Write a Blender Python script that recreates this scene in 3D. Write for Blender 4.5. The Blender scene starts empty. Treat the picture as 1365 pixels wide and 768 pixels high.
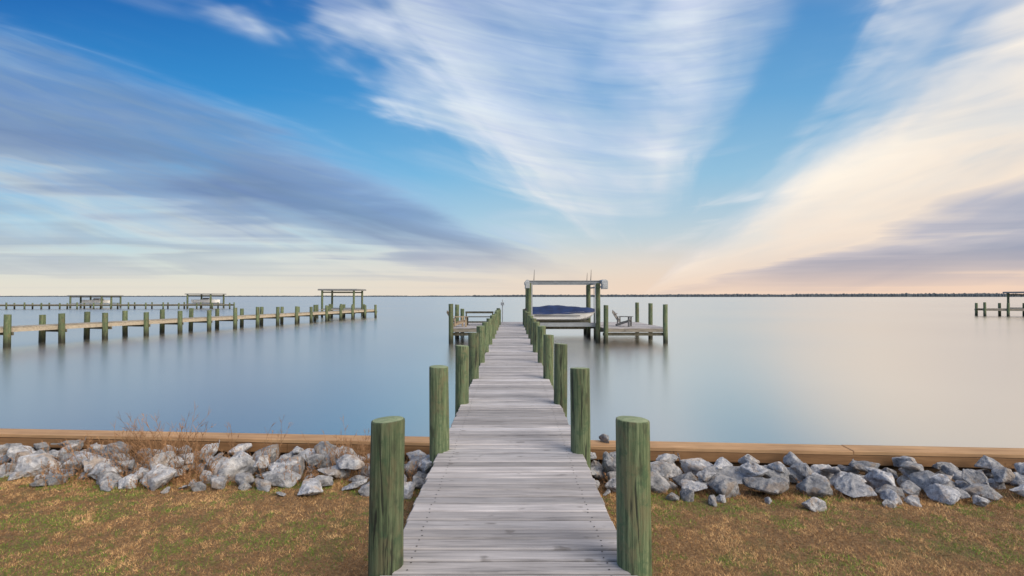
import bpy, bmesh, math, random
import numpy as np
from mathutils import Vector, Matrix, noise, Euler
random.seed(7); np.random.seed(7)
S = bpy.context.scene
COL = S.collection
def lin(c):
    return tuple([((v/255)/12.92 if v/255<=0.04045 else ((v/255+0.055)/1.055)**2.4) for v in c])+(1.0,)

# ------------------------------------------------------------ node helpers
class NT:
    def __init__(s, tree): s.t=tree; s.n=tree.nodes; s.l=tree.links
    def put(s, sock, v):
        if hasattr(v,'links') or isinstance(v, bpy.types.NodeSocket): s.l.new(v, sock)
        else: sock.default_value = v
    def m(s, op, a, b=0.0, c=None, clamp=False):
        n=s.n.new('ShaderNodeMath'); n.operation=op; n.use_clamp=clamp
        s.put(n.inputs[0],a); s.put(n.inputs[1],b)
        if c is not None: s.put(n.inputs[2],c)
        return n.outputs[0]
    def vm(s, op, a, b=(0,0,0)):
        n=s.n.new('ShaderNodeVectorMath'); n.operation=op
        s.put(n.inputs[0],a); s.put(n.inputs[1],b); return n.outputs[0]
    def mix(s, f, a, b, mode='MIX'):
        n=s.n.new('ShaderNodeMix'); n.data_type='RGBA'; n.blend_type=mode
        s.put(n.inputs[0],f); s.put(n.inputs[6],a); s.put(n.inputs[7],b); return n.outputs[2]
    def ramp(s, f, pts, interp='LINEAR'):
        n=s.n.new('ShaderNodeValToRGB'); r=n.color_ramp; r.interpolation=interp
        while len(r.elements)<len(pts): r.elements.new(0.5)
        for e,(p,c) in zip(r.elements, pts):
            e.position=p
        for e,(p,c) in zip(r.elements, pts):
            e.color = c if isinstance(c,tuple) else (c,c,c,1)
        s.put(n.inputs[0],f); return n.outputs[0]
    def noise(s, vec, scale=5, detail=4, rough=0.5, dist=0.0, col=False):
        n=s.n.new('ShaderNodeTexNoise'); s.put(n.inputs['Vector'],vec)
        n.inputs['Scale'].default_value=scale; n.inputs['Detail'].default_value=detail
        n.inputs['Roughness'].default_value=rough; n.inputs['Distortion'].default_value=dist
        return n.outputs['Color'] if col else n.outputs['Fac']
    def comb(s,x,y,z=0.0):
        n=s.n.new('ShaderNodeCombineXYZ'); s.put(n.inputs[0],x); s.put(n.inputs[1],y); s.put(n.inputs[2],z); return n.outputs[0]
    def sep(s,v):
        n=s.n.new('ShaderNodeSeparateXYZ'); s.put(n.inputs[0],v); return n.outputs
    def sm(s, v, a, b):
        n=s.n.new('ShaderNodeMapRange'); n.interpolation_type='SMOOTHSTEP'
        s.put(n.inputs['Value'],v); n.inputs['From Min'].default_value=a; n.inputs['From Max'].default_value=b
        return n.outputs[0]
    def coord(s, which='Object'):
        return s.n.new('ShaderNodeTexCoord').outputs[which]
    def attr(s, name):
        n=s.n.new('ShaderNodeAttribute'); n.attribute_name=name; return n.outputs['Color']
    def rnd(s): return s.n.new('ShaderNodeObjectInfo').outputs['Random']
    def bump(s, h, strength=0.3, dist=0.01):
        n=s.n.new('ShaderNodeBump'); n.inputs['Strength'].default_value=strength
        n.inputs['Distance'].default_value=dist; s.put(n.inputs['Height'],h); return n.outputs[0]

def material(name):
    m=bpy.data.materials.new(name); m.use_nodes=True
    nt=NT(m.node_tree); b=nt.n['Principled BSDF']
    return m, nt, b
def simple(name, col, rough=0.6, metal=0.0, var=0.15, scale=6.0, bump=0.1):
    m,nt,b=material(name); v=nt.coord()
    f=nt.noise(v,scale,5,0.6)
    c0=tuple(x*(1-var) for x in col[:3])+(1,); c1=tuple(min(1,x*(1+var)) for x in col[:3])+(1,)
    nt.put(b.inputs['Base Color'], nt.ramp(f,[(0.3,c0),(0.7,c1)]))
    b.inputs['Roughness'].default_value=rough; b.inputs['Metallic'].default_value=metal
    if bump: nt.put(b.inputs['Normal'], nt.bump(f,bump,0.01))
    return m

# ------------------------------------------------------------ materials
def mk_deck(name, dark, mid, light):
    m,nt,b=material(name); v=nt.coord(); a=nt.attr('tone')
    s=nt.sep(a)
    off=nt.m('MULTIPLY',s[1],37.0)
    p=nt.sep(v)
    vec=nt.comb(nt.m('ADD',p[0],off), nt.m('ADD',p[1],0.0), nt.m('ADD',p[2],off))
    g=nt.noise(nt.vm('MULTIPLY',vec,(2.0,55,30)),1.0,5,0.6,0.4)
    g3=nt.noise(nt.vm('MULTIPLY',vec,(1.0,12,10)),1.0,3,0.5,0.8)
    blot=nt.noise(vec,2.3,5,0.6)
    base=nt.ramp(nt.m('ADD',nt.m('MULTIPLY',g,0.6),nt.m('MULTIPLY',g3,0.4)),[(0.35,dark),(0.47,mid),(0.68,light)])
    tone=nt.m('MULTIPLY_ADD',s[0],0.6,0.68)
    tone=nt.m('MULTIPLY',tone,nt.m('MULTIPLY_ADD',blot,0.5,0.75))
    c=nt.mix(1.0,base,nt.comb(tone,tone,tone),'MULTIPLY')
    warm=nt.mix(nt.m('MULTIPLY',s[2],0.3),c,nt.mix(1.0,c,(1.0,0.9,0.8,1),'MULTIPLY'))
    k=nt.sm(nt.noise(nt.vm('MULTIPLY',vec,(1.0,2.2,1)),5.0,2,0.5),0.65,0.76)
    c=nt.mix(nt.m('MULTIPLY',k,0.55),warm,(0.09,0.08,0.075,1))
    nt.put(b.inputs['Base Color'],c); b.inputs['Roughness'].default_value=0.75
    nt.put(b.inputs['Normal'],nt.bump(g,0.5,0.004)); return m
M_deck=mk_deck('weathered_boards',(0.20,0.20,0.22,1),(0.355,0.355,0.385,1),(0.53,0.53,0.57,1))
M_deck_far=mk_deck('weathered_boards_tan',(0.17,0.155,0.13,1),(0.33,0.30,0.25,1),(0.46,0.43,0.37,1))
M_nail=simple('screw_head',(0.05,0.042,0.04),0.6,0.6)

def mk_pile():
    m,nt,b=material('treated_green_timber'); v=nt.coord(); r=nt.rnd()
    p=nt.sep(v); o=nt.m('MULTIPLY',r,50.0)
    vec=nt.comb(p[0],p[1],nt.m('ADD',p[2],o))
    g=nt.noise(nt.vm('MULTIPLY',vec,(50,50,1.8)),1.0,8,0.74,0.3)
    g2=nt.noise(nt.vm('MULTIPLY',vec,(17,17,0.9)),1.0,4,0.6,0.5)
    bl=nt.noise(nt.vm('MULTIPLY',vec,(1,1,0.45)),7.0,5,0.65,0.5)
    c=nt.ramp(g,[(0.3,(0.02,0.03,0.018,1)),(0.45,(0.08,0.12,0.058,1)),(0.6,(0.18,0.23,0.125,1)),(0.72,(0.34,0.37,0.25,1))])
    c=nt.mix(nt.m('MULTIPLY',nt.sm(bl,0.48,0.64),0.7),c,(0.16,0.145,0.08,1))
    c=nt.mix(nt.m('MULTIPLY',nt.sm(nt.noise(vec,9.0,5,0.7),0.5,0.66),0.65),c,(0.05,0.11,0.055,1))
    c=nt.mix(nt.m('MULTIPLY',nt.sm(nt.noise(nt.vm('MULTIPLY',vec,(1,1,0.3)),11.0,4,0.6),0.56,0.7),0.6),c,(0.03,0.035,0.022,1))
    n=nt.n.new('ShaderNodeMapRange'); nt.put(n.inputs['Value'],g2); n.inputs['From Min'].default_value=0.39; n.inputs['From Max'].default_value=0.36
    c=nt.mix(nt.m('MULTIPLY',n.outputs[0],0.85),c,(0.010,0.013,0.009,1))
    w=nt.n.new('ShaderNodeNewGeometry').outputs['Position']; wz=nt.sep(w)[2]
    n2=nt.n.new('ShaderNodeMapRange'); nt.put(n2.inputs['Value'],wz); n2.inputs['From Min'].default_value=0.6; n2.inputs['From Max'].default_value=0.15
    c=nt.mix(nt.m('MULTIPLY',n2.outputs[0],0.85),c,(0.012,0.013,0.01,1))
    tone=nt.m('MULTIPLY_ADD',r,0.4,0.74)
    c=nt.mix(1.0,c,nt.comb(tone,tone,tone),'MULTIPLY')
    nt.put(b.inputs['Base Color'],c); b.inputs['Roughness'].default_value=0.7
    h=nt.m('ADD',g,nt.m('MULTIPLY',g2,1.5))
    nt.put(b.inputs['Normal'],nt.bump(h,0.9,0.01)); return m
M_pile=mk_pile()
def mk_end():
    m,nt,b=material('timber_end_grain'); v=nt.coord(); p=nt.sep(v)
    d=nt.m('SQRT',nt.m('ADD',nt.m('MULTIPLY',nt.m('ADD',p[0],0.012),nt.m('ADD',p[0],0.012)),nt.m('MULTIPLY',p[1],p[1])))
    n=nt.noise(v,25,4,0.6)
    r=nt.m('SINE',nt.m('ADD',nt.m('MULTIPLY',d,600.0),nt.m('MULTIPLY',n,6.0)))
    f=nt.m('MULTIPLY_ADD',r,0.25,nt.m('MULTIPLY',n,1.0))
    c=nt.ramp(f,[(0.15,(0.10,0.15,0.08,1)),(0.5,(0.22,0.29,0.17,1)),(0.85,(0.36,0.41,0.27,1))])
    nt.put(b.inputs['Base Color'],c); b.inputs['Roughness'].default_value=0.85
    nt.put(b.inputs['Normal'],nt.bump(f,0.4,0.004)); return m
M_end=mk_end()
def mk_wood(name,c0,c1,c2,axis=(1.5,40,40),blot=1.0,bp=0.4):
    m,nt,b=material(name); v=nt.coord()
    g=nt.noise(nt.vm('MULTIPLY',v,axis),1.0,6,0.65,0.4)
    bl=nt.noise(v,1.7,5,0.6)
    c=nt.ramp(g,[(0.28,c0),(0.5,c1),(0.75,c2)])
    t=nt.m('MULTIPLY_ADD',bl,blot,1-blot/2)
    c=nt.mix(1.0,c,nt.comb(t,t,t),'MULTIPLY')
    nt.put(b.inputs['Base Color'],c); b.inputs['Roughness'].default_value=0.75
    nt.put(b.inputs['Normal'],nt.bump(g,bp,0.006)); return m
M_cap=mk_wood('sea_wall_cap_timber',(0.28,0.16,0.08,1),(0.43,0.26,0.135,1),(0.54,0.36,0.20,1),(1.2,22,22),0.8,0.15)
M_wale=mk_wood('sea_wall_wale_timber',(0.14,0.07,0.032,1),(0.24,0.13,0.058,1),(0.33,0.19,0.09,1),(1.2,18,18),0.9,0.15)
M_sheath=mk_wood('sea_wall_sheathing',(0.04,0.025,0.015,1),(0.1,0.06,0.03,1),(0.17,0.10,0.05,1),(1.5,40,40))
M_brace=mk_wood('dark_framing_timber',(0.03,0.03,0.02,1),(0.085,0.08,0.055,1),(0.16,0.15,0.11,1),(8,8,8))
M_chairwood=mk_wood('chair_timber',(0.2,0.15,0.10,1),(0.34,0.27,0.19,1),(0.46,0.38,0.29,1),(12,12,12))
M_chairgrey=mk_wood('grey_chair_timber',(0.10,0.10,0.10,1),(0.17,0.17,0.17,1),(0.25,0.25,0.25,1),(12,12,12))
M_alu=simple('brushed_aluminium',(0.30,0.33,0.36),0.45,0.35,0.15,4)
M_hous=simple('painted_motor_housing',(0.36,0.39,0.42),0.5,0,0.12,4)
M_white=simple('white_gelcoat',(0.78,0.79,0.8),0.3,0,0.06,3,0)
M_cover=simple('navy_boat_canvas',(0.012,0.035,0.125),0.8,0,0.35,3,0.6)
M_roof=simple('roof_sheet_grey',(0.2,0.21,0.22),0.6,0,0.15,2)
M_dark=simple('dark_rubber',(0.03,0.03,0.032),0.6)

def mk_rock():
    m,nt,b=material('limestone_riprap'); v=nt.coord(); r=nt.rnd()
    vec=nt.vm('ADD',v,nt.comb(nt.m('MULTIPLY',r,90.0),nt.m('MULTIPLY',r,31.0),r))
    n1=nt.noise(vec,4.0,8,0.72,0.3); n2=nt.noise(vec,14,6,0.75); n3=nt.noise(vec,2.2,4,0.6,0.6)
    c=nt.ramp(n1,[(0.30,(0.14,0.155,0.18,1)),(0.46,(0.39,0.41,0.445,1)),(0.62,(0.70,0.71,0.72,1))])
    c=nt.mix(nt.m('MULTIPLY',nt.sm(n3,0.53,0.64),0.55),c,(0.46,0.34,0.23,1))
    c=nt.mix(nt.m('MULTIPLY',nt.sm(n2,0.55,0.69),0.65),c,(0.11,0.115,0.135,1))
    t=nt.m('MULTIPLY_ADD',nt.m('FRACT',nt.m('MULTIPLY',r,7.31)),0.65,0.6)
    c=nt.mix(1.0,c,nt.comb(t,t,nt.m('MULTIPLY',t,1.03)),'MULTIPLY')
    nt.put(b.inputs['Base Color'],c); b.inputs['Roughness'].default_value=0.85
    h=nt.m('ADD',n1,nt.m('MULTIPLY',n2,0.6))
    nt.put(b.inputs['Normal'],nt.bump(h,0.9,0.05)); return m
M_rock=mk_rock()
def mk_ground():
    m,nt,b=material('dormant_lawn_soil'); v=nt.coord()
    n1=nt.noise(v,1.2,5,0.6); n2=nt.noise(v,40,5,0.7); n3=nt.noise(v,9,4,0.6)
    c=nt.ramp(n2,[(0.3,(0.08,0.045,0.023,1)),(0.5,(0.19,0.115,0.055,1)),(0.72,(0.33,0.22,0.11,1))])
    c=nt.mix(nt.m('MULTIPLY',nt.sm(nt.m('ADD',nt.m('MULTIPLY',n1,0.6),nt.m('MULTIPLY',n3,0.4)),0.52,0.62),0.4),c,(0.07,0.10,0.03,1))
    nt.put(b.inputs['Base Color'],c); b.inputs['Roughness'].default_value=0.95
    nt.put(b.inputs['Normal'],nt.bump(n2,0.8,0.02)); return m
M_ground=mk_ground()
def mk_attr(name, rough=0.8, trans=0.0):
    m,nt,b=material(name); nt.put(b.inputs['Base Color'],nt.attr('tone')); b.inputs['Roughness'].default_value=rough
    b.inputs['Specular IOR Level'].default_value=0.2
    return m
M_grass=mk_attr('grass_blades')
M_weed=mk_attr('dry_stalks')
def mk_water():
    m=bpy.data.materials.new('calm_bay_water'); m.use_nodes=True; nt=NT(m.node_tree)
    nt.n.clear(); out=nt.n.new('ShaderNodeOutputMaterial')
    geo=nt.n.new('ShaderNodeNewGeometry').outputs['Position']
    lw=nt.n.new('ShaderNodeLayerWeight'); lw.inputs['Blend'].default_value=0.5
    g=nt.n.new('ShaderNodeBsdfGlossy')
    g.inputs['Color'].default_value=(1.0,0.945,0.865,1)
    d=nt.n.new('ShaderNodeBsdfDiffuse'); d.inputs['Color'].default_value=(0.035,0.045,0.042,1)
    w2=nt.noise(nt.vm('MULTIPLY',geo,(0.012,0.05,1)),1.0,3,0.5)
    rr=nt.m('MULTIPLY_ADD',w2,0.12,0.19); nt.put(g.inputs['Roughness'],rr)
    f=nt.ramp(lw.outputs['Facing'],[(0.0,0.08),(0.6,0.50),(0.74,0.75),(0.86,0.92),(1.0,1.0)])
    mx=nt.n.new('ShaderNodeMixShader'); nt.put(mx.inputs[0],f)
    nt.l.new(d.outputs[0],mx.inputs[1]); nt.l.new(g.outputs[0],mx.inputs[2]); nt.l.new(mx.outputs[0],out.inputs[0])
    return m
M_water=mk_water()
def mk_trees():
    m,nt,b=material('distant_pines'); v=nt.coord(); n=nt.noise(v,0.02,4,0.6)
    nt.put(b.inputs['Base Color'],nt.ramp(n,[(0.3,(0.055,0.075,0.10,1)),(0.7,(0.085,0.105,0.125,1))])); b.inputs['Roughness'].default_value=1  # blue-grey of the distant air is mixed into the tree colour
    return m
M_trees=mk_trees()

# ------------------------------------------------------------ mesh builder
class MB:
    def __init__(s): s.v=[]; s.f=[]; s.mi=[]; s.tone=[]
    def add(s, vs, fs, mi=0, tone=(0.5,0.5,0.5,1)):
        o=len(s.v); s.v+= [tuple(x) for x in vs]; s.f+=[tuple(i+o for i in f) for f in fs]; s.mi+=[mi]*len(fs); s.tone+=[tone]*len(vs)
    def box(s, c, d, rot=None, ch=0.0, mi=0, tone=None):
        if tone is None: tone=(random.random(),random.random(),random.random(),1)
        x,y,z=d[0]/2,d[1]/2,d[2]/2
        if ch<=0:
            vs=[(-x,-y,-z),(x,-y,-z),(x,y,-z),(-x,y,-z),(-x,-y,z),(x,-y,z),(x,y,z),(-x,y,z)]
            fs=[(0,3,2,1),(4,5,6,7),(0,1,5,4),(1,2,6,5),(2,3,7,6),(3,0,4,7)]
        else:
            h=ch
            vs=[(-x,-y,-z),(x,-y,-z),(x,y,-z),(-x,y,-z),(-x,-y,z-h),(x,-y,z-h),(x,y,z-h),(-x,y,z-h),(-x+h,-y+h,z),(x-h,-y+h,z),(x-h,y-h,z),(-x+h,y-h,z)]
            fs=[(0,3,2,1),(8,9,10,11),(0,1,5,4),(1,2,6,5),(2,3,7,6),(3,0,4,7),(4,5,9,8),(5,6,10,9),(6,7,11,10),(7,4,8,11)]
        M=Matrix.Translation(c)@((Euler(rot).to_matrix().to_4x4()) if rot else Matrix.Identity(4))
        s.add([M@Vector(q) for q in vs],fs,mi,tone)
    def tube(s, p0, p1, r0, r1=None, n=8, mi=0, tone=(0.5,0.5,0.5,1), cap=True):
        r1=r0 if r1 is None else r1
        p0=Vector(p0);p1=Vector(p1); d=(p1-p0).normalized()
        a=d.orthogonal().normalized(); b=d.cross(a)
        vs=[]
        for p,r in((p0,r0),(p1,r1)):
            for i in range(n):
                t=2*math.pi*i/n; vs.append(p+a*math.cos(t)*r+b*math.sin(t)*r)
        fs=[(i,(i+1)%n,n+(i+1)%n,n+i) for i in range(n)]
        if cap: fs+=[tuple(range(n))[::-1],tuple(range(n,2*n))]
        s.add(vs,fs,mi,tone)
    def mesh(s,name,mats,smooth=False,tone=False):
        me=bpy.data.meshes.new(name); me.from_pydata(s.v,[],s.f)
        for m in mats: me.materials.append(m)
        me.polygons.foreach_set('material_index',s.mi)
        if smooth: me.polygons.foreach_set('use_smooth',[True]*len(s.f))
        if tone:
            a=me.color_attributes.new('tone','FLOAT_COLOR','POINT'); a.data.foreach_set('color',np.array(s.tone,dtype=np.float32).ravel())
        me.update(); return me
def obj(name, me, parent=None, loc=(0,0,0), rot=(0,0,0), scale=(1,1,1)):
    o=bpy.data.objects.new(name,me); COL.objects.link(o); o.location=loc; o.rotation_euler=rot; o.scale=scale
    if parent: o.parent=parent
    return o
def thing(name,label,cat,loc=(0,0,0),rot=(0,0,0),me=None,group=None):
    o=obj(name,me,None,loc,rot); o['label']=label; o['category']=cat
    if me is None: o.empty_display_size=0.2
    if group: o['group']=group
    return o
def structure(o): o['kind']='structure'; return o
def smooth_sharp(me,ang=40):
    me.polygons.foreach_set('use_smooth',[True]*len(me.polygons)); me.set_sharp_from_angle(angle=math.radians(ang))

# ------------------------------------------------------------ piling meshes
def pile_mesh(r, zb, zt, seed, n=28, rings=16):
    rs=random.Random(seed); vs=[]; fs=[]; mi=[]
    zs=[zb+(zt-zb-0.012)*i/(rings-1) for i in range(rings)]
    rad=[r*(1+0.06*(1-(z-zb)/(zt-zb))) for z in zs]
    zs+=[zt-0.003,zt]; rad+=[r*0.975,r*0.92]
    ph=rs.random()*50
    for k,(z,rr) in enumerate(zip(zs,rad)):
        cx=noise.noise((ph,z*0.5,1))*r*0.12; cy=noise.noise((ph,z*0.5,9))*r*0.12
        for i in range(n):
            t=2*math.pi*i/n
            q=rr*(1+0.045*noise.noise((math.cos(t)*1.3+ph,math.sin(t)*1.3,z*0.7))+0.018*noise.noise((math.cos(t)*6+ph,math.sin(t)*6,z*1.5)))
            vs.append((cx+q*math.cos(t),cy+q*math.sin(t),z+(0.006*math.cos(t+ph) if k>=rings else 0)))
    R=len(zs)
    for k in range(R-1):
        for i in range(n):
            j=(i+1)%n; fs.append((k*n+i,k*n+j,(k+1)*n+j,(k+1)*n+i)); mi.append(0)
    c=len(vs); vs.append((0,0,zt)); 
    for i in range(n):
        fs.append(((R-1)*n+i,(R-1)*n+(i+1)%n,c)); mi.append(1)
    me=bpy.data.meshes.new('piling'); me.from_pydata(vs,[],fs); me.materials.append(M_pile); me.materials.append(M_end)
    me.polygons.foreach_set('material_index',mi); smooth_sharp(me,38); return me
DECK=0.85
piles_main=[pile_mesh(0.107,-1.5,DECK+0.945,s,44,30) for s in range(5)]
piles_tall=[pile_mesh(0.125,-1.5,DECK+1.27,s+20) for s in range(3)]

# ------------------------------------------------------------ deck mesh
def boards(mb, x0,x1,y0,y1, z, along='y', w=0.135, gap=0.018, th=0.038, jit=0.006, nails=0, ch=0.009):
    L=(y1-y0); n=int(L/(w+gap))
    for i in range(n):
        y=y0+(i+0.5)*(w+gap)
        dz=random.uniform(-0.003,0.003); j0=random.uniform(-jit,jit); j1=random.uniform(-jit,jit)
        c=((x0+x1)/2+(j0+j1)/2, y, z-th/2+dz); d=(x1-x0+(j1-j0), w+random.uniform(-0.004,0.003), th)
        mb.box(c,d,(random.uniform(-0.014,0.014),random.uniform(-.0012,.0012),random.uniform(-0.0018,0.0018)),ch)
        if i<nails:
            for xx in (x0+0.16,x1-0.16):
                for yy in (-0.042,0.042):
                    px=xx+random.uniform(-.014,.014); py=y+yy+random.uniform(-.006,.006); r=0.0065
                    mb.add([(px+r*math.cos(t*math.pi/3),py+r*math.sin(t*math.pi/3),z+dz+0.0024) for t in range(6)],[(0,1,2,3,4,5)],1)

# ------------------------------------------------------------ MAIN DOCK
HW=0.79
dock=thing('wooden_dock','long grey weathered wooden dock with green pilings, leading over calm water','dock',(0,0,0))
mb=MB(); boards(mb,-HW,HW,1.2,34.6,DECK,nails=110,jit=0.010)
boards(mb,HW+0.012,8.45,33.2,34.6,DECK-0.003)
boards(mb,5.0,8.5,27.95,33.18,DECK-0.003)
boards(mb,-3.4,-HW-0.012,27.95,34.6,DECK-0.003)
obj('deck',mb.mesh('deck',[M_deck,M_nail],tone=True),dock)
def fr(name,lst,mat=M_brace):
    for c,d in lst:
        b=MB(); b.box(c,d)
        obj(name,b.mesh(name,[mat]),dock)
zf=DECK-0.038-0.005-0.09
fr('stringer',[((x,17.9,zf),(0.045,33.3,0.18)) for x in (-0.62,0,0.62)])
fr('platform_joist',[((6.75,27.99,zf),(3.5,0.05,0.2)),((4.6,33.24,zf),(7.6,0.05,0.2)),((8.46,31.2,zf),(0.05,6.3,0.2))],M_deck_far)
fr('platform_joist',[((6.75,28.1,zf-0.22),(3.5,0.1,0.16)),((6.75,31,zf-0.2),(3.5,0.1,0.2)),((5.03,31.2,zf-0.002),(0.05,6.2,0.2)),((6.8,31.2,zf-0.003),(0.05,6.2,0.2)),((4.6,34.3,zf-0.2),(7.6,0.1,0.2))])
fr('platform_joist',[((-2.06,27.99,zf),(2.7,0.05,0.2)),((-3.37,31.2,zf-0.002),(0.05,6.3,0.2)),((-2.0,31.2,zf-0.003),(0.05,6.2,0.2))],M_deck_far)
fr('cross_beam',[((0,3.2+2.52*i+0.0,zf-0.17),(1.8,0.09,0.14)) for i in range(12)])
fr('cross_beam',[((-2.06,28.1,zf-0.22),(2.7,0.1,0.16)),((-2.06,31,zf-0.2),(2.7,0.1,0.2))])
k=0
for i in range(12):
    for sx in(-1,1):
        lx=sx*0.783+random.uniform(-.012,.012); ly=3.2+2.52*i+random.uniform(-.04,.04); lz=random.uniform(-0.035,0.02); rr=random.uniform(-.01,.01)
        if i==0: lx=0.797 if sx>0 else -0.780; ly=3.29; lz=-0.02; rr=0
        o=obj('piling',piles_main[k%5],dock,(lx,ly,lz),(random.uniform(-.006,.006),rr,random.random()*6)); k+=1
for (x,y) in [(8.4,28.0),(8.4,31.0),(8.4,34.3),(5.12,27.9),(-3.3,27.9),(-3.3,31.0),(-3.3,34.3),(5.12,31.2),(1.0,34.7),(-0.9,34.7),(5.0,34.7)]:
    o=obj('piling',piles_tall[k%3],dock,(x,y,random.uniform(-.05,.05)),(0,random.uniform(-.012,.012),random.random()*6)); k+=1
    if x<8 and y>34 or (x,y)==(5.12,31.2): o.location.z-=0.35
up=thing('utility_post','thin white post with small lamp box at end of dock','post',(-0.62,34.3,DECK))
b=MB(); b.tube((0,0,0),(0,0,1.15),0.03); obj('post',b.mesh('post',[M_alu]),up)
b=MB(); b.box((0,0,1.22),(0.22,0.18,0.2),ch=0.02); b.tube((0,0,1.32),(0,0,1.5),0.02); obj('lamp_housing',b.mesh('lamp_housing',[M_alu]),up)

# ------------------------------------------------------------ boat lift
lift=thing('boat_lift','aluminium boat lift frame on tall green pilings beside dock','boat lift',(0,0,0))
pl=[pile_mesh(0.13,-1.5,3.3,s+70) for s in range(2)]
X0,X1,YF,YB=0.98,4.78,28.35,31.9
for i,(x,y) in enumerate([(X0,YF),(X1,YF),(X0,YB),(X1,YB)]):
    obj('piling',pl[i%2],lift,(x,y,0),(0,0,i*1.3))
for y in (YF,YB):
    b=MB(); b.box(((X0+X1)/2,y,3.43),(X1-X0+0.4,0.2,0.03)); b.box(((X0+X1)/2,y,3.365),(X1-X0+0.4,0.05,0.1)); b.box(((X0+X1)/2,y,3.30),(X1-X0+0.4,0.2,0.03))
    obj('top_beam',b.mesh('top_beam',[M_alu]),lift)
for x in (X0-0.12,X1+0.22):
    b=MB(); b.box((x,(YF+YB)/2,3.38),(0.14,YB-YF+0.9,0.2),ch=0.03); b.tube((x,YF-0.35,3.1),(x,YB+0.35,3.1),0.05,n=10)
    obj('side_beam',b.mesh('side_beam',[M_alu]),lift)
for x,w in ((X0-0.13,0.26),(X1+0.26,0.32)):
    b=MB(); b.box((x,YF-0.55,3.22),(w,0.35,0.52 if w>.3 else .42),ch=0.08); b.box((x,YF-0.74,3.14),(w*0.7,0.04,0.25),ch=0.01)
    obj('motor_housing',b.mesh('motor_housing',[M_hous]),lift)
for y in (YF+0.3,YB-0.3):
    b=MB(); b.box(((X0+X1)/2,y,0.98),(X1-X0-0.1,0.14,0.2)); obj('cradle_beam',b.mesh('cradle_beam',[M_alu]),lift)
for y in (29.6,30.6):
    b=MB(); b.box((2.85,y,1.13),(3.3,0.13,0.1)); obj('bunk',b.mesh('bunk',[M_brace]),lift)
for x in (X0+0.18,X1-0.18):
    for y in (YF+0.3,YB-0.3):
        b=MB(); b.tube((x,y,1.0),(x,y,3.2),0.012,n=5); obj('cable',b.mesh('cable',[M_dark]),lift)
b=MB(); b.box(((X0+X1)/2,YB+0.05,0.62),(X1-X0+0.3,0.08,0.18)); obj('tie_beam',b.mesh('tie_beam',[M_brace]),lift)
for x,y in ((X0+0.25,YF),(X1-0.4,YF),(X1-0.1,YB)):
    b=MB(); b.tube((x,y,3.4),(x+0.03,y,4.05),0.022,0.008,n=6); obj('whip_pole',b.mesh('whip_pole',[M_dark]),lift)
for x in (X0+0.14,X1-0.16):
    b=MB(); b.box((x,YF-0.05,2.2),(0.06,0.06,2.2)); obj('guide_rail',b.mesh('guide_rail',[M_hous]),lift)

boat=thing('motor_boat','small white motor boat under dark blue canvas cover on lift','boat',(2.9,30.1,1.15))
def loft(secs,closed=False):
    b=MB(); n=len(secs[0]); vs=[p for s_ in secs for p in s_]; fs=[]
    for i in range(len(secs)-1):
        for j in range(n-1): fs.append((i*n+j,(i+1)*n+j,(i+1)*n+j+1,i*n+j+1))
    fs.append(tuple(range(n))); fs.append(tuple(range((len(secs)-1)*n,len(secs)*n))[::-1])
    b.add(vs,fs); return b
secs=[]
for i in range(25):
    t=i/24; x=-1.85+3.8*t
    w=0.92*(1-max(0,(t-0.6)/0.4)**2.4*0.96); kz=0.0+0.46*max(0,(t-0.78)/0.22)**2; sh=0.46+0.14*t**2
    ch=w*0.95; cz=0.07+0.36*max(0,(t-0.74)/0.26)**1.6
    secs.append([(x+0.08*t,-w,sh),(x+0.06*t,-w*0.98,sh-0.06),(x,-ch,cz+0.05),(x,-ch*0.9,cz),(x,0,kz-0.04),(x,ch*0.9,cz),(x,ch,cz+0.05),(x+0.06*t,w*0.98,sh-0.06),(x+0.08*t,w,sh)])
me=loft(secs).mesh('hull',[M_white]); smooth_sharp(me,35); obj('hull',me,boat)
secs=[]
for i in range(33):
    t=i/32; x=-1.92+4.0*t
    w=0.95*(1-max(0,(t-0.6)/0.4)**2.4*0.96); sh=0.44+0.14*t**2
    top=np.interp(t,[0,0.05,0.18,0.33,0.42,0.6,0.85,1],[0.22,0.34,0.38,0.44,0.43,0.34,0.22,0.1])+0.012*math.sin(t*30)
    row=[]
    for j in range(17):
        a=-1+2*j/16; y=a*(w+0.02); z=sh+top*(1-abs(a)**2.6)-(0.05 if abs(a)==1 else 0)+0.012*math.sin(j*2.3+t*20)
        row.append((x,y,z))
    secs.append(row)
me=loft(secs).mesh('canvas_cover',[M_cover]); smooth_sharp(me,50); obj('canvas_cover',me,boat)
b=MB(); b.box((-2.02,0,0.42),(0.3,0.34,0.62),ch=0.08); b.box((-2.0,0,0.0),(0.12,0.1,0.5)); b.box((-2.03,0,-0.2),(0.34,0.03,0.1)); obj('outboard_motor',b.mesh('outboard_motor',[M_dark]),boat)
b=MB(); b.box((-0.3,-0.935,0.31),(2.6,0.03,0.035)); obj('rub_rail',b.mesh('rub_rail',[M_dark]),boat)

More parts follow.
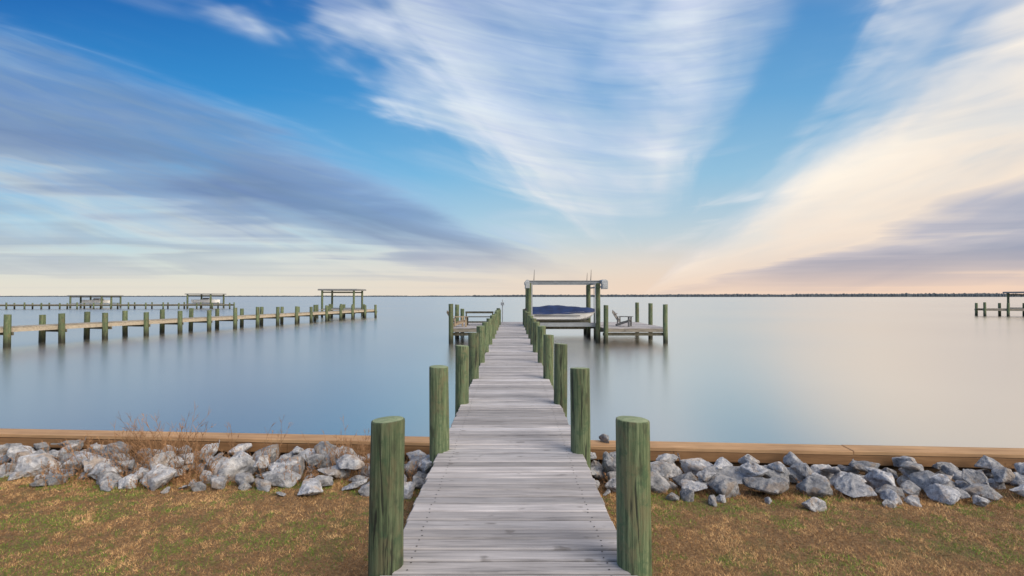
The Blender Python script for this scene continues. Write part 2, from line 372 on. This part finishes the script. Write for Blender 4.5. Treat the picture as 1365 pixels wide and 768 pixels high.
# ------------------------------------------------------------ Adirondack chairs
def chair(loc,rz,mat,label):
    c=thing('adirondack_chair',label,'chair',loc,(0,0,rz),group='chairs on the dock'); c.scale=(1.0,1.0,1.0)
    b=MB()
    for i in range(6): b.box((0,-0.28+i*0.095,0.36-i*0.022),(0.52,0.085,0.022),(-0.23,0,0))
    obj('seat',b.mesh('seat',[mat]),c)
    b=MB()
    for i in range(7):
        a=(i-3)*0.055; h=0.78-abs(i-3)*0.045
        b.box(((i-3)*0.082,0.33+0.21*h/0.78,0.24+h*0.45),(0.07,0.02,h),(-0.52,a,0))
    b.box((0,0.36,0.45),(0.56,0.03,0.07),(-0.52,0,0)); b.box((0,0.52,0.72),(0.5,0.03,0.05),(-0.52,0,0))
    obj('backrest',b.mesh('backrest',[mat]),c)
    for s_ in(-1,1):
        b=MB(); b.box((s_*0.33,-0.02,0.56),(0.13,0.76,0.025)); obj('armrest',b.mesh('armrest',[mat]),c)
        b=MB(); b.box((s_*0.28,-0.28,0.275),(0.035,0.1,0.55)); obj('front_leg',b.mesh('front_leg',[mat]),c)
        b=MB(); b.box((s_*0.245,0.08,0.21),(0.03,0.85,0.11),(-0.34,0,0)); b.box((s_*0.28,0.36,0.3),(0.035,0.07,0.52)); obj('rear_leg',b.mesh('rear_leg',[mat]),c)
    return c
chair((6.5,29.4,DECK),math.radians(64),M_chairgrey,'grey adirondack chair standing on dock platform')
chair((-2.95,29.0,DECK),math.radians(115),M_chairwood,'tan wooden adirondack chair on small dock platform')
bn=thing('wooden_bench','low weathered wooden bench table on dock platform','bench',(-1.95,30.6,DECK))
b=MB()
for i in range(5): b.box((0,-0.3+i*0.15,0.5),(1.7,0.13,0.035))
obj('seat',b.mesh('seat',[M_brace]),bn)
for sx in(-0.7,0.7):
    for sy in(-0.25,0.25):
        b=MB(); b.box((sx,sy,0.24),(0.08,0.08,0.48)); obj('leg',b.mesh('leg',[M_brace]),bn)
b=MB(); b.box((0,-0.25,0.2),(1.5,0.035,0.09)); obj('brace',b.mesh('brace',[M_brace]),bn)
b=MB(); b.box((0,0.42,0.75),(1.7,0.035,0.12)); b.box((-0.8,0.42,0.41),(0.07,0.07,0.8)); b.box((0.8,0.42,0.41),(0.07,0.07,0.8)); obj('backrest',b.mesh('backrest',[M_brace]),bn)

# ------------------------------------------------------------ neighbour docks
def far_dock(label,p0,p1,width,spacing,deckz,top,group='neighbouring docks over the water',r=0.13,mat=M_deck_far,maxp=95,sd=0.16,smat=None,xb=False):
    p0=Vector(p0);p1=Vector(p1); d=p1-p0; L=d.length; ang=math.atan2(d.y,d.x)-math.pi/2
    D=thing('wooden_dock',label,'dock',(p0.x,p0.y,0),(0,0,ang),group=group)
    b=MB(); boards(b,-width/2,width/2,0,L,deckz,w=0.19,gap=0.01,jit=0.02,ch=0.0)
    if xb: boards(b,-width/2-4.6,-width/2-0.01,L-3.2,L,deckz-0.002,w=0.19,gap=0.01,ch=0.0)
    obj('deck',b.mesh('deck',[mat,M_nail],tone=True),D)
    for x in(-width/2+0.03,width/2-0.03):
        b=MB(); b.box((x,L/2,deckz-0.045-sd/2),(0.05,L,sd))
        obj('stringer',b.mesh('stringer',[smat or mat],tone=True),D)
    n=int(L/spacing)
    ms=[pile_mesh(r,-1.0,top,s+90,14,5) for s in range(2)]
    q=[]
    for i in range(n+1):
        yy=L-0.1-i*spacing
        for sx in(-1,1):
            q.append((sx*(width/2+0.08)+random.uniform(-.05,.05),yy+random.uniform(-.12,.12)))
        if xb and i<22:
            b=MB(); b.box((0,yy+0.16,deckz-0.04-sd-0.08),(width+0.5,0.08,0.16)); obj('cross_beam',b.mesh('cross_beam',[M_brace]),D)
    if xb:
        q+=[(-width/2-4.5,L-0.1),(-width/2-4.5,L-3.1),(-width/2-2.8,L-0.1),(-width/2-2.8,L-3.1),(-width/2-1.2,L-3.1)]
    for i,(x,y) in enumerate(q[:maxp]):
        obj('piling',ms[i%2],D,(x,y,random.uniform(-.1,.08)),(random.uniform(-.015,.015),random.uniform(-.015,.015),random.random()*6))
    return D
def gantry(label,cx,cy,w,dp,z,rz=0,roof=True,name='boat_lift',r=0.13):
    g=thing(name,label,'boat lift',(cx,cy,0),(0,0,rz),group='distant boat lifts')
    me=pile_mesh(r,-1,z-0.1,123,10,4)
    for sx in(-1,1):
        for sy in(-1,0,1) if dp>5 else (-1,1):
            obj('piling',me,g,(sx*w/2,sy*dp/2,0))
    b=MB(); b.box((0,0,z),(w+0.9,dp+0.6,0.2),ch=0.05)
    obj('roof',b.mesh('roof',[M_roof]),g)
    for sy in (-1,1):
        b=MB(); b.box((0,sy*dp/2,1.0),(w,0.15,0.2)); obj('cradle_beam',b.mesh('cradle_beam',[M_alu]),g)
        b=MB(); b.box((0,sy*dp/2,z-0.32),(w,0.12,0.16)); obj('header_beam',b.mesh('header_beam',[M_brace]),g)
    return g
far_dock('weathered tan wooden dock on many green pilings over water',(-30.2,9.0),(-17.3,62.5),1.35,2.5,1.0,1.64,r=0.145,sd=0.2,xb=True)
gantry('open boat lift shelter with flat grey roof beside dock',-21.4,64.8,3.9,3.5,3.4)
far_dock('distant wooden dock on closely set pilings over water',(-145,100),(-59,108),1.8,3.3,0.95,1.30,r=0.14,sd=0.3,smat=M_brace)
far_dock('low wooden dock on pilings reaching into calm water',(110,52),(61.5,67.5),2.0,2.6,1.0,1.75,r=0.15,sd=0.25)
gantry('distant boat lift with flat roof over white boat',-95,117,7,5.5,2.75,r=0.18)
gantry('distant boat lift with flat roof over white boat',-67.5,113,5,5,3.1,r=0.18)
gantry('wooden shelter with flat roof at end of low dock',67.8,66.5,3.6,3.2,3.1,name='dock_shelter')
me=loft([[ (x*1.5,y*1.3,z*1.5) for (x,y,z) in s_] for s_ in [[(-1.9+3.8*i/12,a*0.8*(1-max(0,(i/12-.5)/.5)**2*.95),zz) for a,zz in ((-1,.55),(-.85,.12),(0,0),(.85,.12),(1,.55))] for i in range(13)]]).mesh('hull',[M_white])
for (x,y,z) in [(-94.6,117,0.95),(-67.3,113,1.05)]:
    bt=thing('motor_boat','small white motor boat with cabin raised on lift','boat',(x,y,z),group='distant boats')
    obj('hull',me,bt)
    b=MB(); b.box((0.1,0,1.0),(1.6,1.2,0.4),ch=0.15); obj('cabin',b.mesh('cabin',[M_white]),bt)
    b=MB(); b.box((0.15,-0.61,1.02),(1.2,0.02,0.18)); obj('window',b.mesh('window',[M_dark]),bt)

# ------------------------------------------------------------ ground, water, far shore
def yb(x): return 6.42-0.07*x
def gz(x,y):
    e=(yb(x)-y)
    return 0.57-0.10*max(0,min(1,(1.35-e)/1.0))**1.0+0.02*noise.noise((x*0.8,y*0.8,0))+0.008*noise.noise((x*4,y*4,3))
xs=list(np.linspace(-400,-9,12))+list(np.linspace(-8.8,8.8,140))+list(np.linspace(9,400,12))
es=list(np.linspace(0,4.5,45))+[5,6,8,12,30,120,400]
vs=[];fs=[]
for e in es:
    for x in xs:
        y=yb(x)-e
        vs.append((x,y,gz(x,y) if abs(x)<20 and e<8 else 0.57))
n=len(xs)
for i in range(len(es)-1):
    for j in range(n-1): fs.append((i*n+j,i*n+j+1,(i+1)*n+j+1,(i+1)*n+j)[::-1])
b=MB(); b.add(vs,fs); g=structure(obj('ground',b.mesh('ground',[M_ground],smooth=True)))
b=MB(); b.add([(-9000,-900,0),(9000,-900,0),(9000,12000,0),(-9000,12000,0)],[(0,1,2,3)]); structure(obj('water',b.mesh('water',[M_water])))
def treeline(x0,x1,y,hmin,hmax,step,seed):
    vs=[];fs=[];i=0;x=x0
    while x<x1:
        t=(x-x0)/(x1-x0)
        h=hmin+(hmax-hmin)*t
        h=h*(0.72+0.25*noise.noise((x*0.004,seed,0))+0.35*abs(noise.noise((x*0.05,seed,5)))+random.uniform(0,0.16))
        vs+= [(x,y,-1),(x,y+random.uniform(-4,4),h*0.6),(x,y+10,max(1,h))]
        if i: fs+=[(3*i-3,3*i,3*i+1,3*i-2),(3*i-2,3*i+1,3*i+2,3*i-1)]
        i+=1; x+=step
    b=MB(); b.add(vs,fs); return b.mesh('far_woods',[M_trees])
o=obj('far_woods',treeline(-200,4200,2600,11,29,4,3)); o['kind']='stuff'; 
o=obj('far_woods',treeline(-6500,1600,4600,8,14,8,8)); o['kind']='stuff'

# ------------------------------------------------------------ sea wall
ang=math.atan(-0.07)
sw=thing('sea_wall','low timber sea wall with orange brown cap boards beside rocks','wall',(0,yb(0),0),(0,0,ang))
def cuts(a,b_,step):
    r=[];x=a
    while x<b_: 
        r.append((x,min(b_,x+step))); x+=step
    return r
b=MB()
for (a,c) in cuts(-70,70,4.88):
    b.box(((a+c)/2+0.9,0.13,0.695+random.uniform(-.003,.003)),(c-a-0.008,0.27,0.042),(random.uniform(-.004,.004),0,random.uniform(-.0008,.0008)),0.004)
obj('cap',b.mesh('cap',[M_cap]),sw)
b=MB()
for (a,c) in cuts(-70,70,4.88):
    b.box(((a+c)/2-1.2,0.035,0.608+random.uniform(-.004,.004)),(c-a-0.006,0.07,0.115),None,0.004)
obj('wale',b.mesh('wale',[M_wale]),sw)
b=MB()
for (a,c) in cuts(-70,70,0.3):
    b.box(((a+c)/2,0.1,0.1),(0.294,0.05,1.12))
obj('sheathing',b.mesh('sheathing',[M_sheath]),sw)

# ------------------------------------------------------------ boulders
def rock_mesh(seed):
    rs=random.Random(seed); bm=bmesh.new()
    sc=(1.0,rs.uniform(0.55,0.85),rs.uniform(0.42,0.66))
    for i in range(rs.randint(9,15)):
        v=Vector((rs.gauss(0,1),rs.gauss(0,1),rs.gauss(0,1))).normalized()*rs.uniform(0.8,1.12)
        bm.verts.new((v.x*sc[0]*0.5,v.y*sc[1]*0.5,v.z*sc[2]*0.5))
    r=bmesh.ops.convex_hull(bm,input=bm.verts)
    bmesh.ops.delete(bm,geom=[g for g in r['geom_interior'] if isinstance(g,bmesh.types.BMVert)],context='VERTS')
    bmesh.ops.dissolve_limit(bm,angle_limit=math.radians(14),verts=bm.verts,edges=bm.edges)
    bmesh.ops.bevel(bm,geom=list(bm.edges),offset=0.035,segments=2,profile=0.6,affect='EDGES')
    bmesh.ops.triangulate(bm,faces=bm.faces)
    for _ in range(4):
        le=[e for e in bm.edges if e.calc_length()>0.055]
        if le: bmesh.ops.subdivide_edges(bm,edges=le,cuts=1)
        bmesh.ops.triangulate(bm,faces=bm.faces)
    bm.normal_update()
    for v in bm.verts:
        q=v.co*2.6+Vector((seed*3.1,0,0)); q2=v.co*7+Vector((seed,3,1)); q3=v.co*20+Vector((seed,3,1))
        ridge=0.5-abs(noise.noise(q2))*2
        v.co+=v.normal*(0.04*noise.noise(q)+0.028*min(0.25,ridge)+0.010*noise.noise(q3))
    bmesh.ops.recalc_face_normals(bm,faces=bm.faces)
    me=bpy.data.meshes.new('boulder'); bm.to_mesh(me); bm.free(); me.materials.append(M_rock); smooth_sharp(me,26); return me
rocks=[rock_mesh(s) for s in range(24)]
placed=[]
def put_rock(x,y,s,z=None,label='grey white broken limestone boulder lying along timber sea wall',tilt=.35):
    o=thing('boulder',label,'rock',(x,y,(gz(x,y)+s*0.18) if z is None else z),(random.uniform(-tilt,tilt),random.uniform(-tilt,tilt),random.random()*6.28),random.choice(rocks),'boulders along the sea wall')
    o.scale=(s,s,s*random.uniform(0.85,1.15)); placed.append((x,y,s)); return o
def fits(x,y,s,f=0.36):
    return all((x-a)**2+(y-b_)**2>((s+c)*f)**2 for a,b_,c in placed)
def frontline(x): return (5.36-0.05*x+0.12*math.sin(x*2.1)) if x<0 else 5.26-0.06*x+0.08*math.sin(x*2.7)
def under_dock(x): return abs(x)<0.62
def run(n,smin,smax,f,e0,e1,zoff=0.0,xr=(-6.3,6.0)):
    t=0;c=0
    while c<n and t<n*250:
        t+=1
        x=random.uniform(*xr); s=random.uniform(smin,smax)
        ymax=yb(x)-0.03-s*0.36; ymin=frontline(x)+s*0.1+e0
        if x<0 and random.random()<0.2: ymin-=0.25
        if ymax<ymin: continue
        y=random.uniform(ymin,ymin+(ymax-ymin)*e1)
        if abs(x)<0.78+s*0.3 and s>0.3: continue
        if under_dock(x) and s>0.25: continue
        if fits(x,y,s,f):
            put_rock(x,y,s,gz(x,y)+s*0.18+zoff); c+=1
run(58,0.38,0.54,0.345,0.0,1.0)
run(90,0.24,0.36,0.34,0.0,1.0)
run(62,0.13,0.2,0.36,-0.06,1.0)
placed=[]
run(68,0.24,0.42,0.42,0.28,1.0,0.11)
for x,y,s in [(-2.05,5.22,0.42),(-2.6,5.3,0.33),(1.95,5.0,0.2),(2.85,4.82,0.26),(-4.15,5.35,0.34),(2.5,4.98,0.13),(3.6,4.9,0.15),(-1.3,5.35,0.25),(-4.9,5.4,0.2),(-3.2,5.3,0.2),(-2.3,5.15,0.14),(-3.5,5.25,0.13)]:
    put_rock(x,y,s,gz(x,y)+s*0.13)
put_rock(1.2,6.52,0.2,0.76,'small dark stone resting on timber sea wall cap')

# ------------------------------------------------------------ grass (one stuff object)
def pn(px,py,s,o): return noise.noise((px*s+o,py*s,o))
def blades(name,N,yhi,rockzone=False):
    x=np.random.uniform(-7.0,7.0,N); y=np.random.uniform(3.2,yhi,N)
    fl=np.where(x<0,5.5-0.05*x,5.38-0.06*x)
    if rockzone: keep=(y>fl-0.1)&(y<6.38-0.07*x)
    else: keep=(y<fl+0.12*np.sin(x*5)+0.3*np.random.rand(N)**2)
    x=x[keep];y=y[keep];fl=fl[keep]; N=len(x)
    P=np.array([0.45*pn(a,b_,1.1,3)+0.45*pn(a,b_,3.2,9)+0.45*pn(a,b_,9,1)+0.25*pn(a,b_,22,31) for a,b_ in zip(x,y)])
    Q=np.array([0.5*pn(a,b_,2.5,20)+0.7*pn(a,b_,10,25)+0.6*pn(a,b_,28,5) for a,b_ in zip(x,y)])
    Z=np.array([gz(a,b_) for a,b_ in zip(x,y)])
    near=np.abs(fl-y)
    Hh=np.random.uniform(0.010,0.024,N)*(1+0.5*Q); edge=np.clip(1-near/0.3,0,1); Hh*= (1+1.3*edge*np.random.rand(N))
    if rockzone: Hh*=2.2
    a=np.random.uniform(0,2*np.pi,N); lean=np.random.uniform(0.3,1.6,N)
    w=np.random.uniform(0.0012,0.0024,N)*(1.5 if rockzone else 1)
    base=np.stack([x,y,Z-0.003],1); dirv=np.stack([np.cos(a),np.sin(a),np.zeros(N)],1)
    b2=np.random.uniform(0,2*np.pi,N); side=np.stack([np.cos(b2),np.sin(b2),np.zeros(N)],1)
    tip=base+dirv*(Hh*lean)[:,None]+np.array([0,0,1])*Hh[:,None]
    V=np.stack([base-side*w[:,None],base+side*w[:,None],tip],1).reshape(-1,3)
    bias=0.26*np.clip((-x-1.5)/3,0,1)*np.clip((4.9-y)/1.0,0,1)+0.16*np.clip(1-np.abs(near-0.25)/0.35,0,1)
    G=1/(1+np.exp(-(P+bias-0.12)*26)); G=G*np.random.uniform(0.5,1.2,N)
    isg=(np.random.rand(N)<np.clip(G,0,0.9))
    if rockzone: isg&=False
    br=np.random.uniform(0.65,1.35,N)[:,None]*(1+0.45*Q)[:,None]
    straw=np.array([0.66,0.43,0.21]); red=np.array([0.32,0.17,0.075]); gr=np.array([0.155,0.275,0.04])
    if rockzone: straw=np.array([0.30,0.18,0.10]); red=np.array([0.15,0.08,0.045])
    mixr=np.clip(np.random.rand(N)+1.1*Q,0,1)[:,None]
    C=np.where(isg[:,None],gr*br,(straw*mixr+red*(1-mixr))*br)
    C=np.concatenate([np.clip(C,0,1),np.ones((N,1))],1)
    CC=np.repeat(C,3,axis=0).astype(np.float32)
    me=bpy.data.meshes.new(name); me.vertices.add(3*N); me.vertices.foreach_set('co',V.astype(np.float32).ravel())
    me.loops.add(3*N); me.loops.foreach_set('vertex_index',np.arange(3*N,dtype=np.int32))
    me.polygons.add(N); me.polygons.foreach_set('loop_start',np.arange(0,3*N,3,dtype=np.int32))
    me.update(calc_edges=True); at=me.color_attributes.new('tone','FLOAT_COLOR','POINT'); at.data.foreach_set('color',CC.ravel())
    me.materials.append(M_grass); go=obj(name,me); go['kind']='stuff'
blades('grass',420000,5.95)
blades('leaf_litter',90000,7.0,True)

# ------------------------------------------------------------ dry weeds
def weed(x,y,h,n,spread,seed,label='clump of tall dry brown weeds among boulders',tint=(0.30,0.18,0.10)):
    rs=random.Random(seed); b=MB()
    for i in range(n):
        a=rs.random()*6.28; r=spread*rs.random()**0.7
        p=Vector((r*math.cos(a),r*math.sin(a)*0.6,-0.05)); hh=h*rs.uniform(0.3,1.0)
        d=Vector((math.cos(a)*rs.uniform(0,0.5),math.sin(a)*rs.uniform(0,0.4),1)).normalized()
        br=rs.uniform(0.6,1.5); tone=(tint[0]*br,tint[1]*br,tint[2]*br,1)
        rad=0.0028
        for k in range(5):
            q=p+d*hh/5; b.tube(p,q,rad,rad*0.85,4,tone=tone,cap=False); rad*=0.85
            if k>=1:
                for _ in range(3):
                    e=(d+Vector((rs.uniform(-1,1),rs.uniform(-1,1),rs.uniform(0,0.6)))*0.8).normalized()
                    l=hh*rs.uniform(0.06,0.18); b.tube(q,q+e*l,0.0016,0.001,3,tone=tone,cap=False)
                    for t in range(3):
                        c=q+e*l*(0.5+t*0.25); sz=rs.uniform(0.003,0.008)
                        o=Vector((rs.uniform(-1,1),rs.uniform(-1,1),rs.uniform(-1,1)))*sz*1.5; o2=Vector((rs.uniform(-1,1),rs.uniform(-1,1),rs.uniform(-1,1)))*sz*1.5
                        b.add([c,c+o,c+o2],[(0,1,2)],0,(tone[0]*1.2,tone[1]*1.1,tone[2],1))
            p=q; d=(d+Vector((rs.uniform(-.25,.25),rs.uniform(-.25,.25),rs.uniform(-.12,.05)))).normalized()
    thing('dry_weed',label,'weed',(x,y,gz(x,y)),(0,0,0),b.mesh('dry_weed',[M_weed],tone=True),'dry weeds among boulders')
k=0
for (x,y,h,n,sp) in [(-4.05,6.1,0.78,75,0.32),(-4.4,5.85,0.6,65,0.4),(-3.7,5.9,0.55,65,0.35),(-2.0,6.1,0.6,45,0.3),(-1.75,5.9,0.48,45,0.25),(-5.2,6.15,0.45,26,0.35),(-3.0,6.1,0.62,24,0.3),
    (-4.8,5.6,0.28,80,0.4),(-3.4,5.55,0.25,70,0.4),(-2.3,5.6,0.28,70,0.35),(-1.3,5.7,0.33,60,0.3),(-5.9,5.8,0.28,50,0.4),(-4.0,5.5,0.24,80,0.5),
    (5.75,5.75,0.3,30,0.25),(3.3,5.4,0.16,30,0.3),(1.3,5.55,0.2,40,0.3),(4.6,5.3,0.15,30,0.3),(2.2,5.35,0.16,30,0.3)]:
    weed(x,y,h,n,sp,300+k); k+=1

# ------------------------------------------------------------ WORLD
SUN_EL=math.radians(36)
W=bpy.data.worlds.new('World'); S.world=W; W.use_nodes=True
nt=NT(W.node_tree); bg=nt.n['Background']
dirv=nt.coord('Generated'); dx,dy,dz=nt.sep(nt.vm('NORMALIZE',dirv))[:3]
zc=nt.m('MAXIMUM',dz,0.004)
ady=nt.m('MAXIMUM',nt.m('ABSOLUTE',dy),0.15)
el=nt.m('DIVIDE',zc,ady); az=nt.m('DIVIDE',dx,ady)
X=nt.m('DIVIDE',dx,zc); Y=nt.m('DIVIDE',dy,zc)
u=nt.m('SUBTRACT',X,nt.m('MULTIPLY',Y,0.25))
theta=nt.m('ARCTANGENT',u)
t=nt.m('MULTIPLY_ADD',theta,1/math.pi,0.5)
lY=nt.m('LOGARITHM',nt.m('MAXIMUM',nt.m('ABSOLUTE',Y),0.2),2.718)
def C(f,n): return nt.m('MULTIPLY',nt.m('SUBTRACT',n,0.5),f)
def M(a,b): return nt.m('MULTIPLY',a,b)
def A_(*a):
    r=a[0]
    for q in a[1:]: r=nt.m('ADD',r,q)
    return r
def inv(n): return nt.m('SUBTRACT',1.0,n)
n_big=nt.noise(nt.comb(M(t,7.0),M(lY,1.6),0.3),1.0,4,0.55,0.8)
n_str0=nt.noise(nt.comb(M(t,20.0),M(lY,1.5),4.0),1.0,3,0.5,1.0)
az2=nt.m('SUBTRACT',az,0.25); lean=nt.m('SQRT',nt.m('MULTIPLY_ADD',az2,az2,0.05))
vv=nt.m('SUBTRACT',el,M(lean,0.30))
n_rip=nt.noise(nt.comb(M(az,2.2),M(vv,13.0),7.0),1.0,4,0.5,0.6)
n_rf=nt.noise(nt.comb(M(az,4.5),M(vv,44.0),3.0),1.0,4,0.55,0.8)
n_soft=nt.noise(nt.comb(M(az,3.0),M(el,5.0),1.0),1.0,3,0.5,0.3)
n_dia=nt.noise(nt.comb(M(A_(az,M(el,-1.0)),2.2),M(A_(el,M(az,0.55)),9.0),5.0),1.0,3,0.5,0.8)
left=inv(nt.sm(t,0.14,0.2))
right=nt.sm(t,0.68,0.78)
mid=M(nt.sm(t,0.14,0.22),inv(nt.sm(t,0.70,0.80)))
core=M(nt.sm(t,0.26,0.36),inv(nt.sm(t,0.66,0.74)))
n_str=nt.mix(M(core,0.9),n_str0,n_dia); n_str=nt.sep(n_str)[0]
tp=A_(t,C(0.085,n_big),C(0.045,n_str),C(0.045,n_rip),M(C(0.10,n_soft),mid))
tp=nt.m('ADD',tp,M(M(nt.sm(el,0.28,0.62),inv(nt.sm(t,0.3,0.42))),M(nt.sm(t,0.15,0.21),0.012)))
# keep the upper left corner clear: the grey bank stays low
tp=nt.m('ADD',tp,M(M(nt.sm(el,0.22,0.5),inv(nt.sm(t,0.17,0.23))),0.022))
D=nt.ramp(tp,[(0,0.15),(0.012,0.35),(0.022,0.75),(0.034,0.75),(0.046,0.48),(0.060,0.82),(0.085,0.95),(0.115,0.86),(0.142,0.36),(0.165,0.08),(0.205,0.04),(0.25,0.5),(0.29,0.8),(0.36,0.66),(0.43,0.52),(0.5,0.58),(0.56,0.74),(0.60,0.58),(0.66,0.14),(0.70,0.16),(0.76,0.52),(0.84,0.88),(0.94,1.0),(0.98,0.95),(1,0.5)],'EASE')
tipel=nt.m('SUBTRACT',el,M(nt.m('ABSOLUTE',nt.m('SUBTRACT',az,0.2)),0.30))
tipm=nt.sm(A_(tipel,C(0.24,n_soft),C(0.22,n_rip)),-0.04,0.26)
Dm=M(D,inv(M(mid,inv(tipm))))
lend=nt.sm(A_(az,C(0.25,n_rip)),-0.2,0.2)
Dm=M(Dm,inv(M(left,M(lend,0.8))))
Dd=A_(Dm,C(0.6,n_rip),C(0.42,n_str),M(C(0.45,n_rf),left),M(C(0.22,n_rf),mid),C(0.7,n_soft))
dens=nt.sm(Dd,0.04,1.12)
dens=M(dens,nt.sm(Dm,0.0,0.38))
wis=M(nt.sm(n_rip,0.47,0.68),M(M(nt.sm(el,0.04,0.10),inv(nt.sm(el,0.2,0.32))),M(nt.sm(az,-0.25,0.05),inv(nt.sm(az,0.4,0.6)))))
dens=nt.m('MAXIMUM',dens,M(wis,0.8))
veil=M(nt.sm(A_(n_big,C(0.6,n_rip)),0.5,0.85),M(0.3,inv(M(left,nt.sm(el,0.3,0.45)))))
dens=nt.m('MAXIMUM',dens,veil)
ccol=nt.ramp(tp,[(0,lin((222,220,208))),(0.014,lin((200,208,210))),(0.026,lin((156,174,194))),(0.037,lin((172,188,204))),(0.048,lin((208,214,217))),(0.062,lin((148,168,196))),(0.085,lin((116,142,180))),(0.112,lin((124,152,192))),(0.14,lin((160,190,224))),(0.24,lin((230,236,244))),(0.34,lin((202,215,234))),(0.48,lin((190,206,231))),(0.57,lin((216,224,238))),(0.67,lin((212,220,232))),(0.76,lin((226,228,232))),(0.84,lin((246,235,222))),(0.91,lin((240,224,208))),(0.93,lin((184,184,196))),(0.955,lin((138,152,178))),(0.98,lin((160,165,182))),(1,lin((225,202,188)))])
wl=inv(nt.sm(el,0.08,0.42))
ccol=nt.mix(M(mid,M(wl,0.8)),ccol,lin((240,234,230)))
smr=A_(nt.m('MULTIPLY_ADD',n_rip,0.30,0.85),M(C(0.30,n_rf),inv(right)))
ccol=nt.mix(1.0,ccol,nt.comb(smr,smr,nt.m('MULTIPLY_ADD',n_rip,0.22,0.89)),'MULTIPLY')
sky=nt.n.new('ShaderNodeTexSky'); sky.sky_type='NISHITA'; sky.sun_disc=False; sky.sun_elevation=SUN_EL
nish=nt.vm('MULTIPLY',sky.outputs[0],(0.10,0.10,0.10))
gl=nt.ramp(el,[(0,lin((228,222,208))),(0.05,lin((212,222,216))),(0.12,lin((165,208,228))),(0.24,lin((98,176,224))),(0.4,lin((42,140,208))),(0.6,lin((12,102,180))),(1,lin((10,70,135)))])
grr=nt.ramp(el,[(0,lin((240,206,180))),(0.05,lin((232,214,200))),(0.12,lin((198,210,216))),(0.24,lin((154,197,222))),(0.4,lin((108,170,216))),(0.58,lin((80,145,204))),(0.9,lin((130,150,180)))])
side=nt.sm(az,-0.7,0.75)
base=nt.mix(side,gl,grr)
base=nt.mix(0.1,base,nish)
c=nt.mix(dens,base,ccol)
wz=M(nt.sm(el,0.55,0.85),nt.sm(az,0.15,0.7))  # unseen warm sky added above the frame at right, to brighten the water's reflection
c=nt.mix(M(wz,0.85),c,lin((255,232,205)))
wz2=M(nt.sm(el,0.18,0.35),nt.sm(az,0.95,1.5))
c=nt.mix(M(wz2,0.7),c,lin((255,232,205)))
hz=nt.mix(side,lin((226,220,206)),lin((240,210,188)))
hf=nt.ramp(el,[(0,0.95),(0.02,0.75),(0.05,0.36),(0.10,0.10),(0.16,0.0)])
hf=nt.m('MULTIPLY',hf,nt.m('MULTIPLY_ADD',n_rip,0.9,0.6),clamp=True)
c=nt.mix(hf,c,hz)
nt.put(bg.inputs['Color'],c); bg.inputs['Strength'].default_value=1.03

sl=bpy.data.lights.new('sun','SUN'); sl.energy=2.9; sl.angle=math.radians(42); sl.color=(1.0,0.89,0.75)
so=bpy.data.objects.new('sun',sl); COL.objects.link(so)
A=math.radians(132)
sd=Vector((math.sin(A)*math.cos(SUN_EL),math.cos(A)*math.cos(SUN_EL),math.sin(SUN_EL)))
so.rotation_euler=sd.to_track_quat('Z','Y').to_euler(); sky.sun_rotation=A

# ------------------------------------------------------------ camera
cam=bpy.data.cameras.new('camera'); cam.lens=18; cam.sensor_width=36; cam.clip_end=20000; cam.clip_start=0.05
co=bpy.data.objects.new('camera',cam); COL.objects.link(co); co.location=(0.02,0,2.56)
co.rotation_euler=(math.radians(90.95),0,0); S.camera=co
S.view_settings.view_transform='Standard'; S.view_settings.look='None'; S.view_settings.exposure=0
